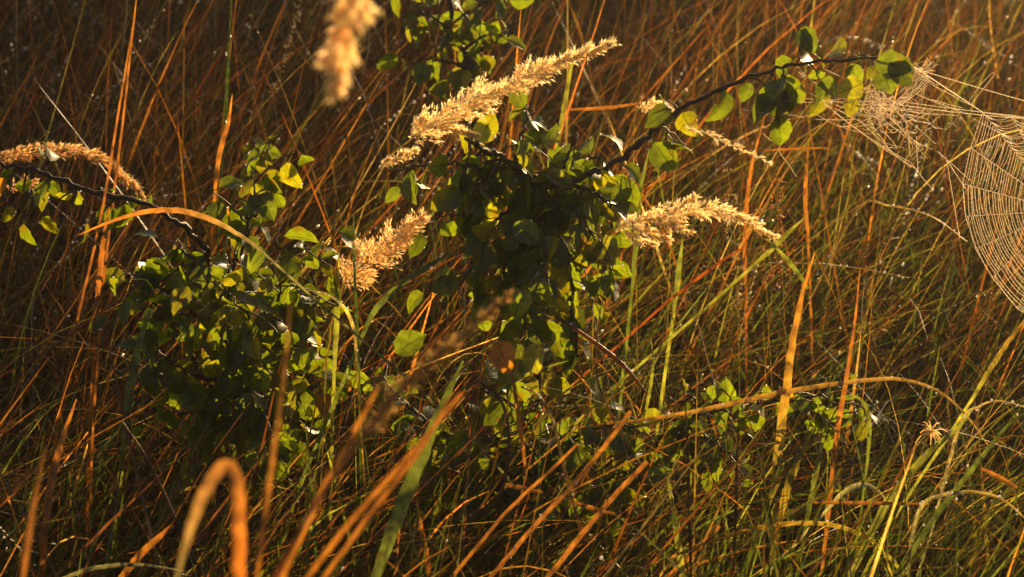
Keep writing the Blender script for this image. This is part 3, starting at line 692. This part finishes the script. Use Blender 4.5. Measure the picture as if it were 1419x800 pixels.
G_FG, G_R, G_L, G_C = 'blurred foreground stems', 'large blades on the right', 'dry stems on the left', 'stems around the middle shrub'
Y = YGREEN; O = np.array([0.23, 0.105, 0.020]); R = np.array([0.17, 0.070, 0.018])
H_ = [
 ('orange arched blade over the left shrub, its pointed tip aimed left', [(366, 352), (340, 331), (300, 308), (255, 293), (215, 292), (165, 303), (108, 326)], 12, GREYG * .6, np.array([.36, .135, .02]), dict(dep=2.18, roll=0.6, group=G_L, taper=(0.45, 0.1))),
 ('bright orange blurred blade bent double at the bottom edge, left of centre', [(238, 830), (265, 730), (290, 670), (313, 644), (326, 662), (331, 720), (332, 830)], 22, GREYG * .7, np.array([.40, .14, .02]), dict(dep=1.2, roll=0.2, rolls=(1.1, 1.0, 0.6, 0.2, 0.1), group=G_FG, taper=(0.3, 0.8))),
 ('blurred dark red stem rising in front of the left shrub', [(352, 830), (376, 650), (396, 500), (402, 420)], 9, O * .7, BROWN * 1.3, dict(dep=1.35, roll=0.4, group=G_FG)),
 ('blurred orange stem just right of the bent blade, leaning right', [(378, 830), (430, 715), (480, 620), (525, 535)], 11, O, O * .8, dict(dep=1.40, roll=0.4, group=G_FG, taper=(1, .5))),
 ('long blurred orange stem ending below the brown seed spike', [(405, 830), (480, 730), (560, 640), (640, 545)], 9, O, R, dict(dep=1.40, roll=0.4, group=G_FG, taper=(1, .4))),
 ('blurred orange stem lowest of the foreground bundle', [(428, 830), (515, 710), (585, 620), (622, 550)], 9, O * .9, R * .8, dict(dep=1.50, roll=0.4, group=G_FG, taper=(1, .4))),
 ('faint blurred rust stem at the lower left corner', [(28, 830), (42, 730), (62, 620)], 10, R * .8, BROWN, dict(dep=1.40, roll=0.4, group=G_FG)),
 ('broad dark green blade slanting up through the bottom centre', [(512, 830), (545, 730), (575, 655), (612, 565), (642, 500)], 25, GREEN * 1.1, GREEN * .9, dict(dep=1.95, roll=0.2)),
 ('thin straight orange stem ending in the low shadowed shrub', [(618, 810), (700, 712), (760, 655), (800, 616)], 7, O, O, dict(dep=2.0, roll=0.5, group=G_C, taper=(1, .7))),
 ('straight orange stem crossing the low shadowed shrub, longest of three', [(672, 810), (740, 730), (800, 665), (850, 603), (874, 570)], 9, O * .9, O, dict(dep=2.0, roll=0.5, group=G_C, taper=(1, .8), dew=6)),
 ('straight rust stem right of the low shadowed shrub', [(752, 810), (815, 730), (860, 678), (897, 640)], 10, O * .8, O * .9, dict(dep=2.0, roll=0.5, group=G_C, taper=(1, .9))),
 ('tall two-coloured blade right of centre, green below and orange above', [(1066, 790), (1072, 700), (1079, 620), (1088, 555), (1099, 470), (1114, 400), (1129, 350)], 16, Y, O * 1.2, dict(dep=2.2, roll=0.15, group=G_R)),
 ('tall orange stem beside the orange horizontal blade, right of the two-coloured one', [(1138, 800), (1149, 700), (1160, 600), (1171, 535), (1184, 450), (1192, 370)], 10, O * 1.1, R, dict(dep=2.2, roll=0.5, group=G_R)),
 ('long yellow and orange blade arching over the bramble', [(800, 592), (905, 580), (980, 567), (1060, 549), (1130, 536), (1200, 527), (1250, 526), (1300, 542), (1340, 577), (1372, 622)], 9.5, O * [1, 1.25, 1], STRAW * .6, dict(dep=2.19, roll=0.3, group=G_R, taper=(.35, .15), dew=20)),
 ('broad bright green blade leaning right under the spidery seed tuft', [(1178, 800), (1228, 700), (1280, 635), (1330, 590), (1352, 560)], 15, Y * .8, Y * 1.1, dict(dep=2.15, roll=0.3, group=G_R, dew=18)),
 ('yellow stiff blade rising to the right edge below the orb web', [(1343, 560), (1370, 515), (1400, 470), (1440, 420)], 9, Y * 1.4, O, dict(dep=2.2, group=G_R)),
 ('dark green blade at lower right, parallel to the broad bright one', [(1225, 830), (1290, 725), (1340, 660), (1395, 592), (1440, 560)], 12, GREEN, GREEN * 1.3, dict(dep=2.12, roll=0.5, group=G_R, dew=10)),
 ('short yellow-green blade leaning beside the two-coloured blade', [(1076, 740), (1090, 680), (1108, 635), (1128, 590)], 14, O * [.8, 1.1, 1], Y * 1.2, dict(dep=2.21, group=G_R)),
 ('upright green blade between the two-coloured blade and the orange stem', [(1112, 760), (1122, 700), (1136, 630), (1150, 572)], 10, GREEN * 1.3, Y * .9, dict(dep=2.2, roll=0.4, group=G_R)),
 ('straight orange horizontal blade across the tall orange stem', [(1128, 697), (1180, 697), (1235, 698), (1288, 699)], 7, O * 1.1, R, dict(dep=2.14, root=False, group=G_R, taper=(.7, .5))),
 ('silvery bent leaf above the orange horizontal blade', [(1148, 705), (1170, 682), (1197, 672), (1218, 682), (1233, 702)], 12, GREYG * 2, GREYG * 1.5, dict(dep=2.18, roll=0.7, group=G_R)),
 ('arched orange blade near the bottom edge turning green at its right end', [(1268, 815), (1218, 757), (1180, 736), (1140, 726), (1080, 727), (1000, 745), (930, 772), (880, 790)], 9, Y, O * 1.1, dict(dep=2.1, roll=0.5, group=G_R, taper=(.7, .2), dew=14)),
 ('yellow-green stalk standing at the bottom edge right of centre', [(948, 830), (940, 750), (930, 690), (925, 660)], 13, Y * 1.2, Y, dict(dep=2.12, group=G_R)),
 ('short bright orange broken blade at the bottom right of centre', [(958, 770), (978, 750), (997, 729)], 9, O * 1.2, O * 1.1, dict(dep=2.14, group=G_R, taper=(1, .7))),
 ('rust stem arching down under the middle shrub, beaded with dew', [(828, 815), (802, 725), (782, 650), (768, 590), (748, 550), (722, 536)], 6, R, STRAW * .8, dict(dep=2.15, kind='stem', group=G_C, dew=30, taper=(1, .6))),
 ('dark brown stem curling like a bow under the middle shrub', [(580, 748), (640, 728), (684, 700), (703, 650), (704, 590), (690, 548), (660, 527)], 6, BROWN, BROWN * 1.2, dict(dep=2.16, kind='stem', group=G_C, taper=(1, .6))),
 ('red-brown stem slanting down right from the foot of the middle shrub', [(896, 545), (862, 505), (820, 472), (770, 438)], 8, R, R * .9, dict(dep=2.22, kind='stem', root=False, group=G_C, dew=10, taper=(.5, .7))),
 ('short upright orange stem under the single orange leaf', [(728, 650), (722, 600), (714, 545), (704, 492)], 8, O, O, dict(dep=2.24, group=G_C)),
 ('thin rust stem kinked beside the lower right of the middle shrub', [(856, 590), (840, 558), (827, 520), (828, 460), (838, 400)], 4, R, STRAW * .6, dict(dep=2.2, kind='stem', group=G_C, dew=6)),
 ('green blade slanting between the golden seed head and the middle shrub', [(498, 475), (520, 430), (560, 390), (600, 365), (635, 345)], 11, GREEN * 1.4, GREEN * 1.2, dict(dep=2.24, group=G_C, dew=8)),
 ('upright green stem through the golden seed head', [(498, 600), (497, 520), (494, 440), (491, 370), (490, 298)], 6, Y * 1.2, Y * 1.4, dict(dep=2.24, kind='stem', group=G_C, dew=14)),
 ('cream arched stem bending down left of the upright green stem', [(494, 500), (491, 460), (478, 428), (455, 409), (428, 402)], 6, STRAW, CREAM, dict(dep=2.22, kind='stem', group=G_C, dew=10)),
 ('yellow-green blade upright at the right edge of the left shrub', [(463, 520), (466, 460), (468, 400), (470, 350)], 10, Y, Y * 1.2, dict(dep=2.26, group=G_C)),
 ('tall thin green stem rising to the top edge left of the hanging seed head', [(306, 250), (312, 170), (316, 90), (321, -10)], 6, Y, Y * .9, dict(dep=2.45, kind='stem', group=G_L, dew=8)),
 ('orange upright blade just above the left shrub', [(298, 262), (304, 215), (316, 170), (322, 130)], 9, O, O * 1.1, dict(dep=2.42, group=G_L)),
 ('long rust stem crossing the brownish seed head, left one of two', [(110, 430), (140, 300), (165, 150), (185, 30)], 5, R, O * .9, dict(dep=2.22, roll=.5, group=G_L, taper=(1, .5))),
 ('long rust stem crossing the brownish seed head, right one of two', [(142, 400), (155, 290), (170, 170), (190, -10)], 5, R * .9, O * .8, dict(dep=2.28, roll=.5, group=G_L, taper=(1, .5))),
 ('broad rust blade standing at lower left with a pointed tip', [(62, 735), (72, 665), (88, 605), (106, 553)], 13, R * .8, O * .9, dict(dep=2.05, group=G_L, taper=(1, .1))),
 ('long thin rust stem rising from the left edge to the left shrub', [(-20, 532), (60, 490), (130, 440), (200, 392)], 5, R, O * .8, dict(dep=2.2, kind='stem', group=G_L)),
 ('orange flat blade at the bottom left leaning right', [(160, 812), (195, 768), (240, 728)], 13, O * .8, O, dict(dep=2.05, group=G_L, taper=(1, .6))),
 ('short broad orange blade left of the left shrub', [(132, 440), (138, 380), (145, 320), (152, 285)], 10, R, O, dict(dep=2.26, group=G_L)),
 ('straight orange stem leaning right in the upper left grass', [(100, 330), (150, 230), (220, 120), (290, 10)], 5, R, O * .8, dict(dep=2.6, kind='stem', group=G_L)),
 ('thin bright orange stem fanning out left of the top of the left shrub', [(200, 270), (240, 190), (290, 100), (345, 20)], 5, O * .8, O * .8, dict(dep=2.6, kind='stem', group=G_L)),
 ('rust stem leaning right near the left edge above the thorny branch', [(-10, 240), (40, 150), (75, 60)], 5, R, R, dict(dep=2.55, kind='stem', group=G_L)),
 ('glossy red leaf blade lying right of the middle shrub', [(925, 418), (965, 388), (1000, 362), (1035, 340)], 6, R * [1.2, .8, .8], R * [1.3, .8, .8], dict(dep=2.3, group=G_R, taper=(.7, .3))),
 ('green blade crossing under the tip of the right seed head, rising right', [(1040, 372), (1070, 345), (1095, 320), (1118, 300)], 9, Y, Y * 1.2, dict(dep=2.27, group=G_R)),
 ('green blade falling right from the tip of the right seed head', [(1120, 400), (1095, 365), (1062, 330)], 8, GREEN * 1.5, Y, dict(dep=2.27, root=False, group=G_R)),
 ('orange upright stem in the grass below the long branch', [(1120, 335), (1116, 270), (1120, 200)], 8, O * .9, O, dict(dep=2.6, group=G_R)),
 ('twin-toned orange stem behind the tip of the right seed head', [(1034, 420), (1032, 330), (1040, 240), (1060, 160)], 8, R, O, dict(dep=2.55, group=G_R)),
 ('orange blade pointing right at the top of the middle shrub', [(790, 152), (840, 150), (900, 141)], 7, O, O * 1.1, dict(dep=2.5, root=False, group=G_R)),
 ('thin orange blade lying level below the long thorny branch', [(1058, 209), (1100, 207), (1148, 205)], 5, O, O, dict(dep=2.4, root=False, group=G_R, taper=(.5, .3))),
 ('yellow-green blade standing above the middle shrub near the seed head tip', [(772, 200), (783, 140), (794, 80), (798, 60)], 8, Y, Y * 1.2, dict(dep=2.45, group=G_C)),
 ('upright bluish green blade at the right edge of the middle shrub', [(876, 400), (882, 330), (886, 270), (900, 205)], 10, GREEN * 1.4, GREEN * 1.2, dict(dep=2.34, group=G_C)),
 ('green blade emerging under the lumpy half of the right seed head', [(934, 430), (940, 380), (946, 330)], 10, Y, GREEN * 1.6, dict(dep=2.3, group=G_R)),
 ('ribbed green blade upright at the left foot of the left shrub', [(172, 600), (182, 530), (192, 480), (208, 430)], 16, Y * .8, Y * .9, dict(dep=2.26, group=G_L)),
 ('dark brown stem leaning left at the lower left', [(255, 745), (230, 690), (200, 630), (170, 585)], 6, BROWN, R * .7, dict(dep=2.05, kind='stem', group=G_L)),
 ('grey-green blade arching along the bottom left edge', [(60, 815), (120, 790), (190, 783), (260, 792)], 8, GREYG, GREYG, dict(dep=2.0, group=G_L)),
 ('orange horizontal bit of blade left of the three straight orange stems', [(697, 671), (725, 677), (752, 683)], 9, O, O * .9, dict(dep=2.18, root=False, group=G_C, taper=(.8, .6))),
 ('orange horizontal bit of blade between the two right straight stems', [(795, 696), (825, 706), (852, 713)], 9, O * .9, O, dict(dep=2.16, root=False, group=G_C, taper=(.8, .6))),
 ('rust blade upright at the bottom edge left of the broad dark green one\'s top', [(600, 830), (590, 765), (576, 690)], 10, R, O * .8, dict(dep=2.08, group=G_C)),
 ('yellow-green stem crossing under the hanging leaves of the middle shrub', [(660, 560), (700, 535), (740, 515), (788, 500)], 7, Y * 1.2, Y * 1.2, dict(dep=2.22, root=False, group=G_C)),
 ('curled green leaf blade bending over beside the long arched blade', [(1202, 640), (1205, 590), (1198, 560), (1180, 548), (1165, 552)], 9, GREEN * 1.2, Y * .8, dict(dep=2.18, roll=.6, group=G_R)),
 ('green stem with a kink rising left of the bramble', [(890, 590), (900, 545), (905, 500), (902, 470)], 6, Y, Y * 1.2, dict(dep=2.28, group=G_R)),
 ('brown upright stem in front of the bramble, left one', [(958, 820), (955, 700), (952, 600), (948, 540)], 6, BROWN, BROWN * 1.2, dict(dep=2.1, kind='stem', group=G_R)),
 ('purplish upright stem in front of the bramble, topped by a white seed', [(1018, 760), (1020, 680), (1022, 620), (1023, 575)], 6, BROWN * [1.3, .8, .9], BROWN * 1.2, dict(dep=2.15, kind='stem', group=G_R)),
 ('orange bent blade at the right edge below the dew-beaded arc', [(1360, 650), (1385, 662), (1410, 676)], 9, O, O, dict(dep=2.14, root=False, group=G_R, taper=(.7, .5))),
 ('pale dew-beaded arc of grass reaching the right edge', [(1290, 740), (1330, 590), (1355, 565), (1385, 556), (1440, 570)], 6, GREYG, STRAW, dict(dep=2.18, group=G_R, dew=30)),
 ('pale dew-beaded arc over the dark grass at lower right', [(1255, 800), (1275, 705), (1320, 684), (1365, 684), (1400, 700), (1440, 740)], 7, GREYG, STRAW * .8, dict(dep=2.1, group=G_R, dew=26)),
 ('pale thin arc running right from the tip of the right seed head', [(990, 420), (1050, 370), (1120, 365), (1190, 372), (1260, 385)], 3, STRAW * .7, STRAW, dict(dep=2.35, kind='stem', group=G_R, dew=20)),
 ('dewy thin arc below the tangled web', [(1120, 420), (1190, 290), (1230, 285), (1290, 300), (1340, 335)], 4, STRAW, STRAW, dict(dep=2.4, kind='stem', group=G_R, dew=24)),
]
for lab, pts, w, c0, c1, kw in H_:
    blade(lab, pts, w, c0, c1, **kw)

# look-alike dry stems standing through the whole meadow: one built, then copied
proto_meshes = []
for i in range(8):
    mb = MB(); n = 16; s = np.linspace(0, 1, n); Ls = 0.62
    th = 0.25 + 0.35 * s ** 1.6 * (i % 4) / 2 ; x = np.r_[0, np.cumsum(np.sin(th[:-1]))] * Ls / n; z = np.r_[0, np.cumsum(np.cos(th[:-1]))] * Ls / n
    c = ([R, O * .9, STRAW * .8, O * 1.1][i % 4])[None] * (0.75 + 0.5 * s[:, None])
    tube(mb, np.stack([x, 0.01 * np.sin(s * 3), z], -1), 0.0013 * (1.1 - 0.7 * s), c, 5)
    proto_meshes.append(mb.build('dry_straw', M_STEM))
cnt = 0
for i in range(230):
    y = 2.5 + 1.9 * U(0, 1) ** 1.3; x = U(-1, 1) * (0.24 * y + 0.1)
    src = proto_meshes[i % 8]; o = src if i < 8 else src.copy()
    if i >= 8: scene.collection.objects.link(o)
    o.location = (x, y, 0); o.rotation_euler = (U(-.1, .1), U(-.15, .5) * (1 if x < 0.2 else .4), rng.normal(0, 1.1)); k = U(0.45, 1.0); o.scale = (k, k, k)
    tag(o, 'straight dry reddish stem standing up out of the background meadow grass', 'grass stem', 'dry stems in the background meadow', 'thing')

# ------------------------------------------------------------------ spider webs
SILK = np.array([0.97, 0.83, 0.58])
def thread(mb, a, b, r=0.00022, sag=0.0, bead=0.9, wob=0.0):
    L = np.linalg.norm(b - a); n = max(4, int(L / 0.0011)); s = np.linspace(0, 1, n)
    p = a + (b - a) * s[:, None]; p[:, 2] -= sag * L * 4 * s * (1 - s)
    if wob: p += (np.sin(s * 9 + U(0, 6)) * wob)[:, None] * norm(rng.normal(0, 1, 3))
    rad = 1.2 * r * (1 + bead * np.maximum(0, np.sin(np.arange(n) * 1.9 + U(0, 6))) * U(0.3, 1.3, n))
    tube(mb, p, rad, SILK, 4)
    return p

def orb_web():
    dep = 2.28; hub = (1472, 292)
    root = empty('orb_web', P(*hub, dep)); tag(root, 'dew-covered orb spider web hanging at the right edge', 'spider web')
    # anchor ends of the radii (photo pixels), counter-clockwise from the top left
    ends = [(1362, 156), (1345, 205), (1334, 255), (1338, 300), (1352, 345), (1375, 385), (1410, 428), (1450, 450), (1500, 455), (1550, 430), (1590, 385),
            (1610, 330), (1608, 270), (1590, 215), (1560, 175), (1520, 160), (1480, 162), (1440, 166), (1400, 160)]
    def W(px, py): return P(px, py, dep + (px - 1472) * 0.0002)
    mb = MB(); H = W(*hub)
    for e in ends: thread(mb, H, W(*e), 0.00022)
    fr = MB()
    anchors = [(1240, 84, 2.25), (1440, 172, dep), (1680, 260, dep), (1640, 480, dep + .05), (1440, 560, dep)]
    for i in range(len(ends)):
        thread(fr, W(*ends[i]), W(*ends[(i + 1) % len(ends)]), 0.0003)
    thread(fr, P(1262, 90, 2.245), P(1362, 156, dep), 0.00026); thread(fr, P(1362, 156, dep), P(1700, 205, dep), 0.00028)
    thread(fr, P(1258, 92, 2.245), P(1640, 196, dep), 0.0003, 0.01); thread(fr, P(1240, 140, 2.24), P(1362, 156, dep), 0.00022); thread(fr, P(1250, 146, 2.24), P(1440, 166, dep), 0.0003, 0.01)
    thread(fr, P(1312, 222, 2.3), W(1338, 262), 0.0003); thread(fr, P(1312, 222, 2.3), P(1330, 330, 2.3), 0.0002)
    # a loose loop on the bridge thread
    lp = spline([P(1342, 143, 2.27), P(1356, 121, 2.27), P(1373, 103, 2.27), P(1376, 101, 2.27), P(1377, 105, 2.27), P(1362, 124, 2.27), P(1347, 143, 2.27), P(1342, 145, 2.27)], 50)
    tube(fr, lp, 0.00032 * (1 + 0.5 * np.sin(np.arange(50) * 1.9)), SILK, 4)
    fr.build('frame_threads', M_SILK, root); mb.build('radial_threads', M_SILK, root)
    sp = MB()
    for k in range(31):
        f = 0.10 + 0.88 * (k / 30) ** 0.9
        for i in range(len(ends)):
            j = (i + 1) % len(ends)
            a = H + (W(*ends[i]) - H) * (f + rng.normal(0, 0.007)); b = H + (W(*ends[j]) - H) * (f + rng.normal(0, 0.007))
            thread(sp, a, b, 0.00021, (0.16 if ends[i][1] < 260 else 0.07) * U(.7, 1.4), 0.8) if U() > 0.03 else None
    sp.build('capture_spiral', M_SILK, root)
orb_web()

def tangle():
    root = empty('tangled_web', P(1225, 130, 2.24)); tag(root, 'tangled nest of pale dewy spider silk below the twig tip at upper right', 'spider web')
    mb = MB()
    def rp(cx, cy, sx, sy, d=2.245): return P(cx + rng.normal(0, sx), cy + rng.normal(0, sy), d + rng.normal(0, 0.012))
    def curl(cx, cy, sx, sy, n, L_, r):
        for _ in range(n):
            p = [rp(cx, cy, sx, sy)]; d = norm(rng.normal(0, 1, 3))
            for k in range(5): d = norm(d + rng.normal(0, 0.7, 3) * [1, .4, 1]); p.append(p[-1] + d * L_ * U(.1, .3))
            q = spline(p, 40); tube(mb, q, r * (1 + 0.9 * np.maximum(0, np.sin(np.arange(40) * 1.9 + U(0, 6))) * U(.3, 1.3, 40)), SILK, 4)
    curl(1216, 142, 8, 16, 40, 0.018, 0.00015); curl(1278, 102, 9, 7, 18, 0.016, 0.00017); curl(1235, 150, 26, 14, 26, 0.03, 0.00018); curl(1262, 165, 26, 22, 14, 0.035, 0.00016)
    for i in range(14): thread(mb, rp(1280, 108, 8, 6), rp(1240, 150, 14, 12), 0.00016, U(0, .1), wob=0.0008)
    for i in range(12): thread(mb, rp(1225, 150, 14, 12), rp(1280, 165, 28, 24), 0.00015, U(0, .1), wob=0.0008)
    for i in range(12): thread(mb, rp(1170, 148, 28, 12), rp(1220, 155, 14, 16), 0.00015, U(0, .1))
    L = [((1100, 96), (1195, 150)), ((1085, 110), (1200, 160)), ((1105, 92), (1140, 128)), ((1142, 96), (1195, 118)), ((1080, 130), (1180, 140)), ((1085, 140), (1165, 137)),
         ((1140, 140), (1262, 225)), ((1142, 145), (1270, 235)), ((1262, 225), (1292, 262)), ((1190, 165), (1262, 232)), ((1215, 165), (1243, 205)), ((1243, 205), (1224, 203)),
         ((1240, 150), (1256, 170)), ((1256, 170), (1262, 215)), ((1256, 170), (1282, 150)), ((1235, 150), (1330, 160)), ((1290, 138), (1335, 150)), ((1268, 130), (1340, 158)),
         ((1030, 152), (1100, 160)), ((1032, 158), (1075, 200)), ((1075, 200), (1105, 245)), ((1100, 160), (1185, 165)), ((1270, 190), (1272, 235)), ((1205, 165), (1235, 210)),
         ((1160, 175), (1210, 172)), ((1300, 210), (1345, 250)), ((1285, 112), (1345, 145)), ((1265, 95), (1300, 118)), ((950, 172), (1030, 205))]
    for a, b in L: thread(mb, P(*a, 2.25), P(*b, 2.255), 0.00019, U(0, 0.05), wob=0.0006)
    mb.build('silk_threads', M_SILK, root)
    mb = MB(); c = np.array([P(U(1080, 1345), U(95, 270), 2.25 + rng.normal(0, .02)) for _ in range(90)])
    c2 = np.array([rp(1222, 140, 14, 18) for _ in range(120)]); spheres(mb, np.vstack([c2]), U(0.0004, 0.0008, 120), SILK); mb.build('dew', M_SILK, root)
tangle()

# pale fluffy wisp and small silvery head near the long branch
stalk('thin straw-coloured wisp slanting down right below the start of the long branch',
      [(948, 172, 2.28), (985, 188, 2.28), (1025, 206, 2.28), (1068, 226, 2.28)], [(930, 330, 2.34), (935, 230, 2.3)], 9, CREAM * .9, 26, 0.009, 12, 0.004, group='small pale wisps', stem_w=0.0006)
stalk('small silvery curved seed tuft behind the top of the middle shrub',
      [(884, 152, 2.4), (905, 146, 2.4), (928, 152, 2.4)], [(880, 300, 2.46), (878, 200, 2.42)], 14, CREAM * 1.05, 24, 0.009, 16, 0.004, group='small pale wisps', stem_w=0.0006)

# ------------------------------------------------------------------ morning haze
def haze():
    me = bpy.data.meshes.new('haze'); x, y0, y1, z0, z1 = 10.0, -3.0, 14.0, -1.0, 2.3
    v = [(a, b, c) for c in (z0, z1) for b in (y0, y1) for a in (-x, x)]
    me.from_pydata(v, [], [(0, 2, 3, 1), (4, 5, 7, 6), (0, 1, 5, 4), (2, 6, 7, 3), (0, 4, 6, 2), (1, 3, 7, 5)])
    o = bpy.data.objects.new('haze', me); scene.collection.objects.link(o)
    m, nt, N, L = new_mat('haze'); p = N('ShaderNodeVolumePrincipled'); p.inputs['Color'].default_value = (1, 0.97, 0.93, 1)
    p.inputs['Density'].default_value = 0.0065; p.inputs['Anisotropy'].default_value = 0.85
    out = N('ShaderNodeOutputMaterial'); L(p.outputs[0], out.inputs['Volume']); me.materials.append(m)
    tag(o, 'thin sunlit morning haze over the meadow', 'haze', kind='stuff')
haze()
